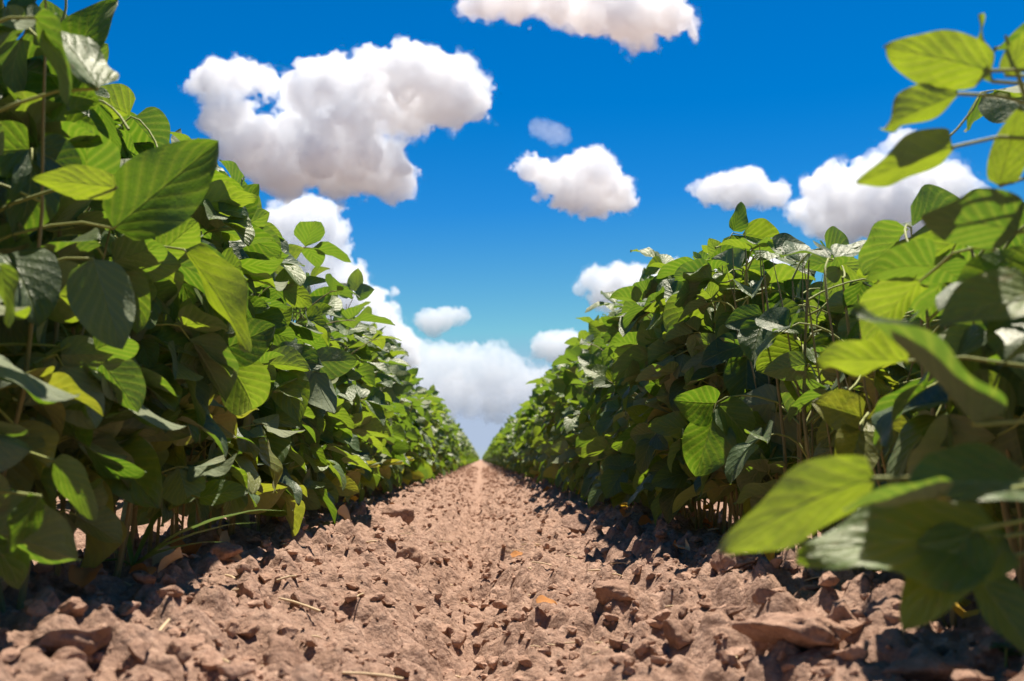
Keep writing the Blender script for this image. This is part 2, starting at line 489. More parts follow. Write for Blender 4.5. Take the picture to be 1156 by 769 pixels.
def build_clods():
    protos = []
    for k in range(14):
        v, f = clod_shape(ICO4 if k < 8 else ICO3, 100 + k, (1, 0.7 + 0.3 * ((k * 37) % 10) / 10, 0.5 + 0.3 * ((k * 53) % 10) / 10))
        protos.append(np_mesh('soil_clod', v, f, CLOD))
    n = 0

    def place(px, py, wpx, proto, label, group=None, sz=1.0, rz=None):
        """One lump whose foot stands where the photograph shows it."""
        d = ray(px, py)
        # meet the bed
        t = 0.3
        for _ in range(4000):
            p = Vector((0, 0, CAM_H)) + d * t
            if p.z <= ground_z(np.array([p.x]), np.array([p.y]), False)[0] + 0.004: break
            t += 0.004
        r = wpx / 2 / FPX * t
        o = link('soil_clod', protos[proto])
        zz = float(ground_z(np.array([p.x]), np.array([p.y]))[0])
        o.location = (p.x, p.y + r * 0.6, zz + r * 0.28 * sz)
        o.scale = (r, r, r * sz)
        o.rotation_euler = (rng.uniform(-.3, .3), rng.uniform(-.3, .3), rng.uniform(0, 6.28) if rz is None else rz)
        tag(o, label, 'clod', group or 'large clods on the furrow sides')
        return o

    hero = [
        (340, 692, 62, 0, 'angular brown clod with a flat dark front, left of the furrow', 1.2),
        (452, 592, 46, 1, 'upright dark-sided clod under the left row beside the furrow', 1.2),
        (466, 650, 44, 2, 'dark-shadowed clod on the left slope halfway down the furrow', 1.0),
        (660, 604, 62, 3, 'long pale flat clod at the foot of the right row', 0.7),
        (700, 700, 58, 4, 'grey-brown block of soil right of the furrow bottom', 1.2),
        (915, 748, 130, 5, 'widest pale pinkish slab of soil at the bottom right edge', 0.6),
        (320, 768, 80, 6, 'rounded clod cut by the bottom edge of the picture, left of the furrow', 1.0),
        (60, 745, 130, 7, 'broad soil lump in the bottom left corner below the leaves', 0.6),
        (1040, 762, 110, 8, 'long low clod in the bottom right corner below the leaves', 0.6),
        (250, 640, 50, 1, 'shaded clod lying just below the grass blades', 1.0),
        (830, 660, 54, 2, 'dark clod below the big yellow-green leaf', 0.9),
        (590, 712, 34, 3, 'small squarish clod in the furrow bottom near the orange leaf', 0.9),
        (200, 735, 76, 0, 'shadowed clod between the corner lump and the furrow', 0.8),
        (765, 735, 60, 6, 'dark hollowed clod right of the grey-brown block', 0.9),
    ]
    for (px, py, w_, pr, lab, sz) in hero:
        place(px, py, w_, pr, lab, sz=sz)
    # the other lumps one can count
    k = 0
    while k < 280:
        y = 0.72 * math.exp(rng.uniform(0, 1.75))
        x = rng.uniform(-0.52, 0.52)
        q = abs(x) / 0.45
        if rng.random() > 0.45 + 0.5 * q: continue
        if abs(x) > 0.5 * y + 0.05: continue
        r = 0.0075 + 0.011 * rng.random() ** 2.2
        o = link('soil_clod', protos[rng.randrange(14)])
        zz = float(ground_z(np.array([x]), np.array([y]))[0])
        o.location = (x, y, zz + r * 0.25)
        s = r * rng.uniform(0.75, 1.1)
        o.scale = (r, s, r * rng.uniform(0.7, 1.1))
        o.rotation_euler = (rng.uniform(-.6, .6), rng.uniform(-.6, .6), rng.uniform(0, 6.28))
        if x < -0.1:
            lab, gr = 'one of many small brown clods scattered on the left slope of the furrow', 'small clods on the left slope'
        elif x > 0.1:
            lab, gr = 'one of many small brown clods scattered on the right slope of the furrow', 'small clods on the right slope'
        else:
            lab, gr = 'one of many small brown clods scattered along the furrow bottom', 'small clods along the furrow bottom'
        tag(o, lab, 'clod', gr)
        k += 1
    # uncountable crumbs
    bag = Bag()
    shapes = [clod_shape(ICO2, 300 + i, (1, .8, .6), 9, 0.35) for i in range(18)]
    N = 8000
    ys = 0.62 * np.exp(nrng.uniform(0, 2.3, N)); xs = nrng.uniform(-0.6, 0.6, N)
    zs = ground_z(xs, ys)
    for i in range(N):
        v, f = shapes[i % 18]
        r = 0.0014 + 0.0125 * nrng.random() ** 4.5 + 0.0006 * ys[i]
        a = nrng.uniform(0, 6.28); c, s = math.cos(a), math.sin(a)
        M = np.array([[c, -s, 0], [s, c, 0], [0, 0, 1]])
        tl = nrng.uniform(-.7, .7); T = np.array([[1, 0, 0], [0, math.cos(tl), -math.sin(tl)], [0, math.sin(tl), math.cos(tl)]])
        bag.add((v * r) @ T.T @ M.T + np.array([xs[i], ys[i], zs[i] + r * 0.3]), f)
    N = 5000
    ys = 4.0 * np.exp(nrng.uniform(0, 1.9, N)); xs = nrng.uniform(-0.5, 0.5, N); zs = ground_z(xs, ys)
    for i in range(N):
        v, f = shapes[(i * 3 + 1) % 18]
        r = (0.004 + 0.012 * nrng.random() ** 3) * min(1.6, 0.7 + ys[i] / 12)
        a = nrng.uniform(0, 6.28); c, s = math.cos(a), math.sin(a)
        bag.add((v * r) @ np.array([[c, s, 0], [-s, c, 0], [0, 0, 1]]) + np.array([xs[i], ys[i], zs[i] + r * 0.25]), f)
    o = link('soil_crumbs', bag.mesh('soil_crumbs', CLOD, False))
    tag(o, 'loose crumbs of dry soil strewn over the furrow', 'soil crumbs', kind='stuff')


build_clods()


# ------------------------------------------------------------------ soybean leaflets
def leaflet_geo(nu, nv, seed, width=0.77, gentle=False):
    """Ovate leaflet one unit long: base at the origin, tip along +Y, upper face +Z. Returns verts, quads, uv."""
    g = random.Random(seed)
    fold = g.uniform(0.15, 0.7); curl = g.uniform(0.15, 1.1); wav = g.uniform(0.015, 0.06)
    twist = g.uniform(-0.35, 0.35); ph = g.uniform(0, 6.28); asym = g.uniform(-0.10, 0.10)
    peak = g.uniform(0.6, 0.74); cup = g.uniform(-0.25, 0.3)
    W = width * g.uniform(0.9, 1.1)
    if gentle: curl *= 0.45; fold *= 0.6; twist *= 0.6
    u = np.linspace(0, 1, nu + 1); v = np.linspace(-1, 1, nv + 1)
    U, V = np.meshgrid(u, v, indexing='ij')
    prof = np.clip(np.sin(np.pi * np.clip(U, 0, 1) ** peak), 0, 1) ** (0.50 + 0.26 * U)
    half = 0.5 * W * prof
    X = V * half * (1 + asym * np.sign(V))
    ang = curl * U
    Yc = np.where(curl > 1e-3, np.sin(curl * U) / max(curl, 1e-3), U)
    Zc = -(1 - np.cos(curl * U)) / max(curl, 1e-3)
    a = np.abs(X)
    lift = a * math.tan(fold) + cup * a * a * 1.2 + wav * np.sin(U * 11 + ph + np.sign(V) * 1.1) * (np.abs(V) ** 1.6)
    # slight quilting between the side veins
    lift = lift + 0.009 * np.sin((U * 6.5 - np.abs(V) ** 0.8 * 2.6) * 2 * np.pi) * (np.abs(V) * (1 - np.abs(V))) * 2 * (1 if nu > 10 else 0)
    Xr = X * np.cos(twist * U) - lift * np.sin(twist * U)
    Lr = X * np.sin(twist * U) + lift * np.cos(twist * U)
    Y = Yc + Lr * np.sin(ang); Z = Zc + Lr * np.cos(ang)
    P = np.stack([Xr, Y, Z], -1).reshape(-1, 3)
    uv = np.stack([U, (V + 1) / 2], -1).reshape(-1, 2)
    i = np.arange(nu)[:, None] * (nv + 1); j = np.arange(nv)[None, :]
    f = np.stack([i + j, i + j + 1, i + nv + 2 + j, i + nv + 1 + j], -1).reshape(-1, 4)
    f = f[:, [0, 1, 2, 3]]
    return P, f, uv


NVAR = 10
GEO_MID = [leaflet_geo(6, 4, 40 + k) for k in range(NVAR)]
GEO_FAR = [leaflet_geo(4, 2, 40 + k) for k in range(NVAR)]
LEAFLET, LEAFLET_YELLOW, LEAFLET_BROAD, LEAFLET_YOUNG = [], [], [], []
for k in range(NVAR):
    P, f, uv = leaflet_geo(16, 10, 40 + k)
    LEAFLET.append(np_mesh('leaflet', P, f, LEAF, uv, np.tile([0.0, 0, 0, 1], (len(P), 1))))
    Pb, fb_, uvb = leaflet_geo(20, 12, 40 + k, 0.68, True)
    LEAFLET_BROAD.append(np_mesh('leaflet', Pb, fb_, LEAF, uvb, np.tile([0.0, 0, 0, 1], (len(Pb), 1))))
    Pb, fb_, uvb = leaflet_geo(20, 12, 40 + k, 0.54, True)
    LEAFLET_YOUNG.append(np_mesh('leaflet', Pb, fb_, LEAF, uvb, np.tile([0.0, 0, 1, 1], (len(Pb), 1))))
    LEAFLET_YELLOW.append(np_mesh('leaflet', P, f, LEAF, uv, np.tile([0.0, 0.55, 0, 1], (len(P), 1))))


def frame(m, n):
    """4x4 whose Y is the midrib direction m and whose Z is close to the normal n."""
    y = Vector(m).normalized(); x = y.cross(Vector(n)).normalized(); z = x.cross(y)
    return Matrix((x, y, z)).transposed().to_4x4()


Z = Vector((0, 0, 1))


def make_plant(seed, height, side, reach=1.0, lush=1.0):
    """A plant at the origin: stems (points, radii), leaves (petiole points, radii, leaflets).
    side: -1 / +1, towards which side of the row the furrow lies; leaves lean out to both sides."""
    g = random.Random(seed)
    stems, leaves = [], []

    def stem(base, top, r0, nodes, first, young):
        pts = []
        bend = Vector((g.uniform(-.02, .02), g.uniform(-.02, .02), 0))
        for k in range(9):
            t = k / 8
            p = base.lerp(top, t) + bend * math.sin(t * math.pi) + Vector((g.uniform(-.002, .002), g.uniform(-.002, .002), 0)) * (0 < k < 8)
            pts.append(p)
        stems.append((pts, [r0 * (1 - 0.72 * k / 8) for k in range(9)]))
        az = g.uniform(0, 6.28)
        for j in range(nodes):
            t = first + (1 - first) * (j + 0.5 * g.random()) / nodes
            i = min(int(t * 8), 7); S = pts[i].lerp(pts[i + 1], t * 8 - i)
            az += math.pi + g.uniform(-0.9, 0.9)
            # leaves turn out of the crowded row line towards its sides
            a = az
            ca, sa = math.cos(a), math.sin(a)
            o = Vector((ca, sa * 0.62, 0)).normalized()
            hz = S.z / height
            if hz > 0.86 and young:
                L = g.uniform(0.02, 0.055); e = g.uniform(0.9, 1.4); dr = g.uniform(-1.5, -0.1); size = g.uniform(0.042, 0.074)
            elif hz > 0.6:
                L = g.uniform(0.035, 0.095) * reach; e = g.uniform(0.4, 1.0); dr = g.uniform(-1.0, 0.9); size = g.uniform(0.052, 0.086)
            else:
                L = g.uniform(0.035, 0.095) * reach; e = g.uniform(0.0, 0.75); dr = g.uniform(-0.1, 1.3); size = g.uniform(0.048, 0.085)
            E = S + L * (o * math.cos(e) + Z * math.sin(e))
            E.z = max(E.z, 0.09)
            midp = S.lerp(E, 0.5) + Z * (0.012 * g.uniform(-0.4, 1.4)) + Vector((g.uniform(-.008, .008), g.uniform(-.008, .008), 0))
            yellow = (hz < 0.36 and g.random() < 0.11) or g.random() < 0.008
            leaves.append(trifoliate(g, S, midp, E, o, dr, size, yellow))

    top = Vector((g.uniform(-.03, .03), g.uniform(-.03, .03), height * 0.94))
    stem(Vector((0, 0, -0.02)), top, g.uniform(0.0030, 0.0042), int(13 * lush), 0.15, True)
    for b in range(2):
        sx = 1 if b == 0 else -1
        base = Vector((g.uniform(-.012, .012), g.uniform(-.03, .03), -0.02 if g.random() < 0.7 else 0.05))
        tp = Vector((sx * g.uniform(0.03, 0.065), g.uniform(-.06, .06), height * g.uniform(0.52, 0.86)))
        stem(base, tp, g.uniform(0.002, 0.003), int(g.choice((5, 6, 7)) * lush), 0.2, tp.z > height * 0.7)
    return stems, leaves


def trifoliate(g, S, midp, E, o, dr, size, yellow):
    m = (o * math.cos(dr) - Z * math.sin(dr)).normalized()
    n = (Z * math.cos(dr) + o * math.sin(dr)).normalized()
    # each blade finds its own attitude to the light
    q = Quaternion(m, g.gauss(0, 0.55)) @ Quaternion(m.cross(n), g.gauss(0, 0.3))
    if g.random() < 0.19: q = Quaternion(m, g.uniform(1.6, 3.6)) @ q        # turned over, pale underside up
    m = q @ m; n = q @ n
    rach = size * g.uniform(0.16, 0.28)
    base_t = E + m * rach
    lf = []
    sc = size * g.uniform(0.95, 1.1)
    lf.append((Matrix.Translation(base_t) @ frame(m, n) @ Matrix.Diagonal((sc, sc, sc, 1)), g.randrange(NVAR), yellow))
    for s in (-1, 1):
        qa = Quaternion(n, s * g.uniform(0.95, 1.45))
        mm = qa @ m
        qd = Quaternion(m, s * g.uniform(-0.15, 0.6))
        mm = qd @ mm; nn = qd @ n
        nn = Quaternion(mm, g.gauss(0, 0.2)) @ nn
        sl = size * g.uniform(0.78, 0.98)
        lf.append((Matrix.Translation(E + mm * 0.003) @ frame(mm, nn) @ Matrix.Diagonal((sl, sl, sl, 1)), g.randrange(NVAR), yellow))
    pts = [S, S.lerp(midp, .55) + (midp - S.lerp(E, .5)) * .3, midp, midp.lerp(E, .55) + (midp - S.lerp(E, .5)) * .3, E, base_t]
    rad = [0.0016, 0.0013, 0.0012, 0.0011, 0.0011, 0.0007]
    return pts, rad, lf


def bake(stems, leaves, geos, g, n_tube=5):
    """Stem mesh and foliage mesh of a plant too far off to take apart."""
    sb, fb = Bag(), Bag()
    for p, r in stems:
        v, f = tube(p, r, n_tube); sb.add(v, f)
    for p, r, lf in leaves:
        v, f = tube(p, r, 4); sb.add(v, f)
        t = g.random()
        for M, k, yel in lf:
            P, f, uv = geos[k]
            A = np.array(M)
            fb.add(P @ A[:3, :3].T + A[:3, 3], f, uv, ((t + g.uniform(-.12, .12)) % 1.0, g.uniform(0.3, 0.8) if yel else 0.0, 0, 1))
    return sb.mesh('stem', STEM), fb.mesh('foliage', LEAF)


def detailed_plant(loc, seed, height, side, label, group, reach=1.0, lush=1.0, rz=0.0, extra=(), skip=None):
    """A near plant: every trifoliate leaf is a part (its stalk), every leaflet a sub-part."""
    root = empty('soybean_plant', loc)
    tag(root, label, 'soybean plant', group)
    g = random.Random(seed * 7 + 1)
    stems, leaves = make_plant(seed, height, side, reach, lush)
    sb = Bag()
    for p, r in stems:
        if skip is not None:
            for k, q in enumerate(p):
                X_, Y_, D_ = proj(Vector(loc) + q + Vector((0, 0, .03)))
                if D_ > .05 and inside(X_, Y_, AIR): p, r = p[:k], list(r[:k]); break
        if len(p) < 3: continue
        r = list(r); r[-1] *= 0.5
        v, f = tube(p, r, 8); sb.add(v, f)
    link('stem', sb.mesh('stem', STEM), root)
    Ml = Matrix.Translation(loc)
    for p, r, lf in list(leaves) + list(extra):
        if skip is not None and skip([Ml @ M for M, k, y in lf]):
            continue
        v, f = tube(p, r, 6)
        b = Bag(); b.add(v, f)
        lo = link('trifoliate_leaf', b.mesh('trifoliate_leaf', PETIOLE), root)
        for M, k, yel in lf:
            o = link('leaflet', (LEAFLET_YELLOW if yel else LEAFLET)[k], lo)
            o.matrix_local = M
    return root


# ------------------------------------------------------------------ rows
def left_height(y):
    return (0.60 if y < 1.9 else 0.545) + 0.02 * math.sin(y * 2.1)


def right_height(y):
    if y < 0.75: return 0.46
    if y < 1.12: return 0.45
    if y < 1.7: return 0.50 + (y - 1.12) / 0.58 * 0.12
    return 0.555 + 0.02 * math.sin(y * 1.7)


ORD = ['nearest', 'second', 'third', 'fourth', 'fifth', 'sixth', 'seventh', 'eighth', 'ninth', 'tenth', 'eleventh', 'twelfth']
SPACING = 0.09
DETAIL_Y = 1.95
END_Y = 13.2
CAM_I = CAM_M.inverted()


def proj(p):
    c = CAM_I @ p
    d = max(-c.z, 1e-4)
    return PW / 2 + c.x / d * FPX, PH / 2 - c.y / d * FPX, -c.z


def inside(x, y, poly):
    r = False
    for i in range(len(poly)):
        (x1, y1), (x2, y2) = poly[i], poly[i - 1]
        if (y1 > y) != (y2 > y) and x < (x2 - x1) * (y - y1) / (y2 - y1) + x1: r = not r
    return r


# where no leaf of the near plants grows: the open air over the furrow, and the bare soil
AIR = [(128, -900), (128, 95), (165, 112), (222, 140), (245, 165), (275, 190), (312, 232), (342, 268), (358, 300), (378, 322), (374, 345), (378, 380),
       (430, 395), (490, 450), (540, 515), (575, 460), (640, 378), (660, 345), (664, 296), (700, 288), (790, 278), (830, 228), (865, 232), (890, 250),
       (960, 262), (1000, 245), (1050, 262), (1045, 228), (1098, 212), (1112, 170), (1104, 0), (1104, -900)]
BARE = [(540, 532), (440, 575), (330, 596), (180, 632), (60, 655), (-400, 700), (-400, 3000), (1900, 3000), (1900, 720), (1060, 655), (960, 628), (870, 618), (760, 592), (640, 572)]
LIT = [(545, 532), (488, 572), (415, 606), (322, 645), (250, 680), (160, 706), (40, 760), (-100, 800), (-100, 1500), (1500, 1500), (1240, 790), (1080, 722), (960, 672),
       (870, 644), (770, 634), (690, 650), (610, 668), (575, 640), (600, 590), (560, 540)]
HERO_BOX = []      # (x0, y0, x1, y1, depth): nothing grows in front of the leaves one knows by sight


def prune(lfs):
    for M in lfs:
        for t in (0.5, 0.95):
            p = M @ Vector((0, t, 0))
            x, y, d = proj(p)
            if d < 0.4 and abs(p.x) < 0.32 and p.y > -0.05: return True
            if d < 0.05: continue
            if inside(x, y, AIR) or inside(x, y, BARE): return True
            q = p - SUN_DIR * ((p.z + 0.01) / SUN_DIR.z)          # where its shadow falls
            if q.y > 0.35:
                x2, y2, d2 = proj(q)
                if inside(x2, y2, LIT) and (round(p.x * 7919) % 10) < (8 if p.x < 0 else 3): return True
            for (x0, y0, x1, y1, dd) in HERO_BOX:
                if d < dd + 0.03 and x0 < x < x1 and y0 < y < y1: return True
    return False


# Leaves one knows by sight: (row, base px, base depth, tip px, tip depth, normal of the upper face, shape, yellow, label)
HERO = [
    ('right', (987, 540), .50, (793, 600), .47, (0.05, 0.88, 0.5), 3, 1, 'large glowing yellow-green leaf'),
    ('right', (1062, 562), .47, (950, 556), .45, (0.2, 0.45, 0.9), 5, 0, None),
    ('right', (1175, 548), .49, (1035, 535), .47, (-0.5, -0.55, 0.7), 1, 0, None),
    ('right', (1130, 606), .52, (918, 606), .50, (-0.2, -0.75, 0.6), 4, 0, None),
    ('right', (1100, 598), .51, (1022, 702), .49, (-0.4, -0.8, 0.4), 7, 0, None),
    ('right', (1095, 640), .52, (1172, 742), .50, (0.1, -0.7, 0.7), 2, 0, None),
    ('right', (1100, 480), .52, (985, 335), .50, (0.75, -0.15, 0.6), 6, 0, None),
    ('right', (1022, 408), .62, (922, 402), .60, (0.0, 0.6, 0.8), 8, 1, None),
    ('right', (1175, 330), .55, (1070, 345), .53, (-0.3, -0.75, 0.6), 0, 0, None),
    ('right', (1150, 262), .60, (1036, 236), .58, (0.0, 0.75, 0.7), 9, 0, None),
    ('shoot', (1118, 80), .60, (988, 46), .58, (0.1, 0.8, 0.6), 3, 1, None),
    ('shoot', (1084, 106), .61, (988, 140), .59, (0.05, 0.75, 0.65), 6, 1, None),
    ('shoot', (1076, 166), .61, (964, 200), .59, (0.1, 0.65, 0.75), 1, 1, None),
    ('shoot', (1120, 92), .62, (1098, 22), .62, (-0.5, 0.7, 0.3), 4, 1, None),
    ('shoot', (1128, 210), .63, (1150, 122), .62, (0.3, 0.75, 0.2), 5, 1, None),
    ('shoot', (1135, 85), .62, (1180, 20), .60, (0.3, 0.85, 0.4), 7, 1, None),
    ('left', (40, 20), .72, (98, 118), .71, (0.5, 0.55, 0.6), 3, 0, None),
    ('left', (112, 100), .72, (60, 22), .74, (0.6, -0.5, 0.5), 8, 0, None),
    ('left', (132, 212), .78, (40, 200), .76, (0.15, 0.82, 0.55), 1, 1, None),
    ('left', (128, 258), .84, (242, 162), .86, (0.62, -0.62, 0.45), 2, 0, None),
    ('left', (208, 282), .98, (290, 388), .97, (0.45, 0.7, 0.55), 6, 1, None),
    ('left', (105, 292), .82, (138, 398), .80, (-0.2, 0.9, -0.35), 5, 0, 'pale ribbed underside of a hanging leaf'),
    ('left', (46, 560), .68, (2, 622), .67, (0.1, -0.8, 0.6), 4, 0, None),
    ('left', (60, 520), .76, (116, 582), .75, (0.2, 0.85, 0.45), 9, 0, None),
    ('left', (225, 562), 1.12, (277, 548), 1.12, (0.1, -0.75, 0.65), 0, 0, None),
    ('left', (0, 300), .68, (18, 368), .67, (0.4, 0.75, 0.4), 7, 0, None),
]
HERO_BOX.append((150, 568, 335, 640, 1.08))
for h in HERO:
    (bx, by), (tx, ty) = h[1], h[3]
    L = math.hypot(bx - tx, by - ty) * 0.2
    HERO_BOX.append((min(bx, tx) - L * .6, min(by, ty) - L, max(bx, tx) + L * .6, max(by, ty) + L, max(h[2], h[4])))


def hero_leaf(h, root, stem_xy, g):
    row, b, db, t, dt, n, k, yel, lab = h
    B, T = at(*b, db), at(*t, dt)
    loc = root.location
    m = T - B
    sc = m.length * 1.04
    S = Vector((stem_xy[0], stem_xy[1], max(B.z - g.uniform(0.01, 0.05), 0.06)))
    mid = S.lerp(B, .55) + Z * 0.012
    pts = [S, S.lerp(mid, .5) + Z * .004, mid, mid.lerp(B, .5) + Z * .004, B, B + m * 0.03]
    v, f = tube([p - loc for p in pts], [.0017, .0014, .0013, .0012, .0012, .0008], 6)
    bag = Bag(); bag.add(v, f)
    lo = link('leaf', bag.mesh('leaf_stalk', PETIOLE), root)
    o = link('leaflet', (LEAFLET_YOUNG if yel else LEAFLET_BROAD)[k], lo)
    o.matrix_local = Matrix.Translation(B - loc) @ frame(m, Vector(n)) @ Matrix.Diagonal((sc * 0.86, sc, sc, 1))
    if lab: o['label'] = lab


MID = []
for k in range(12):
    g = random.Random(900 + k)
    st, lv = make_plant(900 + k, 0.56, 1, 1.0)
    MID.append(bake(st, lv, GEO_MID, g))



PLANTS = []


def plant_row(X, hfun, side, where, start):
    y, i = start, 0
    g = random.Random(31 if side > 0 else 57)
    while y < END_Y:
        x = X + g.uniform(-.014, .014)
        zz = float(ground_z(np.array([x]), np.array([y]), False)[0])
        if y < DETAIL_Y:
            if i < len(ORD):
                lab = ('nearest leafy green soybean plant of the %s row, at its near end' % where if i == 0 else
                       '%s leafy soybean plant from the near end of the %s row' % (ORD[i], where))
            else:
                lab = 'leafy soybean plant in the dense near stretch of the %s row' % where
            reach = 1.0
            rt = detailed_plant((x, y, zz), (1000 if side > 0 else 2000) + i, hfun(y) * g.choice((0.9, 0.98, 1.05, 1.1, 1.22)), side, lab,
                           'soybean plants of the %s row' % where, reach, 1.7 if side > 0 else 2.3, skip=prune)
            PLANTS.append((where, x, y, rt))
        else:
            band = 'middle stretch' if y < 5 else 'far stretch'
            root = empty('soybean_plant', (x, y, zz))
            sm, fm = MID[g.randrange(12)]
            link('stem', sm, root); link('foliage', fm, root)
            root.rotation_euler.z = g.choice((0, math.pi)) + g.uniform(-.35, .35)
            s = hfun(y) / 0.56 * g.uniform(0.84, 1.14)
            root.scale = (g.uniform(.92, 1.08), g.uniform(.92, 1.08), s)
            tag(root, 'soybean plant merging into the leafy %s of the %s row' % (band, where), 'soybean plant', 'soybean plants of the %s row' % where)
        y += SPACING * g.uniform(0.82, 1.18); i += 1


plant_row(ROW_L, left_height, 1, 'left', 0.46)
plant_row(ROW_R, right_height, -1, 'right', 0.50)

g = random.Random(77)
for h in HERO:
    d = (h[2] + h[4]) / 2
    B = at(*h[1], h[2])
    w = 'left' if h[0] == 'left' else 'right'
    if h[0] == 'shoot':
        c = min((p for p in PLANTS if p[0] == 'right'), key=lambda p: abs(p[2] - 0.62))
    else:
        c = min((p for p in PLANTS if p[0] == w), key=lambda p: abs(p[2] - B.y - 0.03))
    hero_leaf(h, c[3], (c[1], c[2]), g)
SHOOT = min((p for p in PLANTS if p[0] == 'right'), key=lambda p: abs(p[2] - 0.62))
# the tall shoot that stands against the sky
top = at(1128, 40, .62); foot = Vector((SHOOT[1], SHOOT[2], 0.1))
pts = [foot.lerp(top, k / 6) + Vector((0.004 * math.sin(k * 1.3), 0, 0)) - SHOOT[3].location for k in range(7)]
v, f = tube(pts, [.0028, .0026, .0024, .0022, .002, .0017, .001], 8)
b = Bag(); b.add(v, f)
link('shoot', b.mesh('shoot', PETIOLE), SHOOT[3])
SHOOT[3]['label'] = 'tallest near soybean plant of the right row, its shoot of small leaves against the sky'
BIG = min((p for p in PLANTS if p[0] == 'right'), key=lambda p: abs(p[2] - at(987, 540, .5).y - 0.03))
BIG[3]['label'] = 'soybean plant with a big blurred yellow-green leaf reaching out over the soil at right'

# ------------------------------------------------------------------ small things on the soil
def drop(px, py):
    d = ray(px, py); t = 0.3
    while True:
        p = Vector((0, 0, CAM_H)) + d * t
        if p.z <= ground_z(np.array([p.x]), np.array([p.y]))[0] + 0.001 or t > 8: return p
        t += 0.004


def blade(bag, pts, w, n=14):
    """A folded grass blade along PTS."""
    P = [Vector(p) for p in pts]
    V = []
    for k in range(n + 1):
        t = k / n * (len(P) - 1); i = min(int(t), len(P) - 2); q = P[i].lerp(P[i + 1], t - i)
        m = (P[i + 1] - P[i]).normalized(); sd_ = m.cross(Z).normalized(); up = sd_.cross(m)
        u = k / n; ww = w * (0.55 + 0.45 * math.sin(math.pi * min(u * 1.4, 1))) * (1 - u ** 3)
        V += [q - sd_ * ww + up * ww * .5, q, q + sd_ * ww + up * ww * .5]
    F = [[k * 3 + a, k * 3 + a + 1, k * 3 + a + 4, k * 3 + a + 3] for k in range(n) for a in (0, 1)]
    bag.add(np.array([tuple(q) for q in V]), np.array(F))


foot = drop(150, 640)
rt = empty('grass_tuft', foot)
tag(rt, 'sprawling weed grass with long green blades beneath the left row', 'grass')
for (px, py, dd, lift, w) in ((326, 577, 0.02, .02, .0042), (292, 590, -0.05, .012, .003), (255, 612, -0.1, .008, .0028), (228, 560, 0.08, .03, .003), (88, 648, -.05, .01, .0028), (120, 610, 0.05, .03, .0024)):
    tip = at(px, py, foot.y + dd)
    mid = foot.lerp(tip, .5) + Z * lift
    bag = Bag(); w *= 1.5; blade(bag, [Vector((0, 0, 0)), foot.lerp(mid, .5) - foot + Z * lift * .4, mid - foot, mid.lerp(tip, .55) - foot + Z * lift * .3, tip - foot], w)
    link('blade', bag.mesh('blade', GRASS), rt)


def lying_leaf(name, px, py, size, mat, label, cat, rz, tilt=0.2, k=3):
    p = drop(px, py)
    P, f, uv = leaflet_geo(12, 8, 200 + k)
    me = np_mesh(name, P, f, mat, uv)
    o = link(name, me); o.location = p + Z * 0.012; o.scale = (size,) * 3; o.rotation_euler = (tilt, 0.15, rz)
    tag(o, label, cat)


lying_leaf('dead_leaf', 606, 692, .03, DRYLEAF, 'dead orange-brown leaf lying in the furrow bottom, nearer of two', 'dead leaf', -1.2, .35, 3)
lying_leaf('dead_leaf', 578, 636, .028, DRYLEAF, 'dead orange-brown leaf farther up the furrow than the other', 'dead leaf', -1.0, .4, 4)
lying_leaf('dead_leaf', 690, 520, .06, DRYLEAF, 'withered brown leaf caught low in the right row', 'dead leaf', 1.0, .5, 5)
lying_leaf('yellow_leaf', 1092, 700, .032, YELLOW, 'bright yellow withered leaf on the soil under the right row, upper of two', 'yellow leaf', .7, .7, 6)
lying_leaf('yellow_leaf', 1088, 716, .026, YELLOW, 'bright yellow withered leaf on the soil under the right row, lower of two', 'yellow leaf', -.5, .5, 7)

g = random.Random(12)
LITTER = []
for k in range(5):
    P, f, uv = leaflet_geo(10, 6, 260 + k)
    LITTER.append([np_mesh('fallen_leaf', P * np.array([1, 1, 1.6]), f, m_, uv) for m_ in (DRYLEAF, STRAW, YELLOW)])
for k in range(84):
    w_ = 'left' if k % 2 else 'right'
    y = 0.95 * math.exp(g.uniform(0, 2.0)); x = (ROW_L if w_ == 'left' else ROW_R) + g.gauss(0, .045) + (0.05 if w_ == 'left' else -0.05)
    o = link('fallen_leaf', LITTER[g.randrange(5)][g.choice((0, 0, 1, 1, 2))])
    o.location = (x, y, float(ground_z(np.array([x]), np.array([y]))[0]) + g.uniform(.006, .03))
    s_ = g.uniform(.022, .05); o.scale = (s_ * .8, s_, s_); o.rotation_euler = (g.uniform(-.7, .9), g.uniform(-.8, .8), g.uniform(0, 6.28))
    tag(o, 'one of the withered leaves fallen at the foot of the %s row' % w_, 'fallen leaf', 'withered leaves under the %s row' % w_)

p = drop(1135, 752)
rt = empty('seedling', p); tag(rt, 'tiny green weed seedling in the bottom right corner', 'seedling')
v, f = tube([(0, 0, -.003), (.001, 0, .008), (.002, .001, .016)], [.001, .0009, .0007], 6)
b = Bag(); b.add(v, f); link('stem', b.mesh('seedling_stem', PETIOLE), rt)
for k in range(6):
    o = link('leaf', LEAFLET[k], rt); a = k * 1.1
    o.matrix_local = Matrix.Translation((.002, .001, .006 + .002 * k)) @ frame((math.cos(a), math.sin(a), .4), (0, 0, 1)) @ Matrix.Diagonal((.014,) * 3 + (1,))

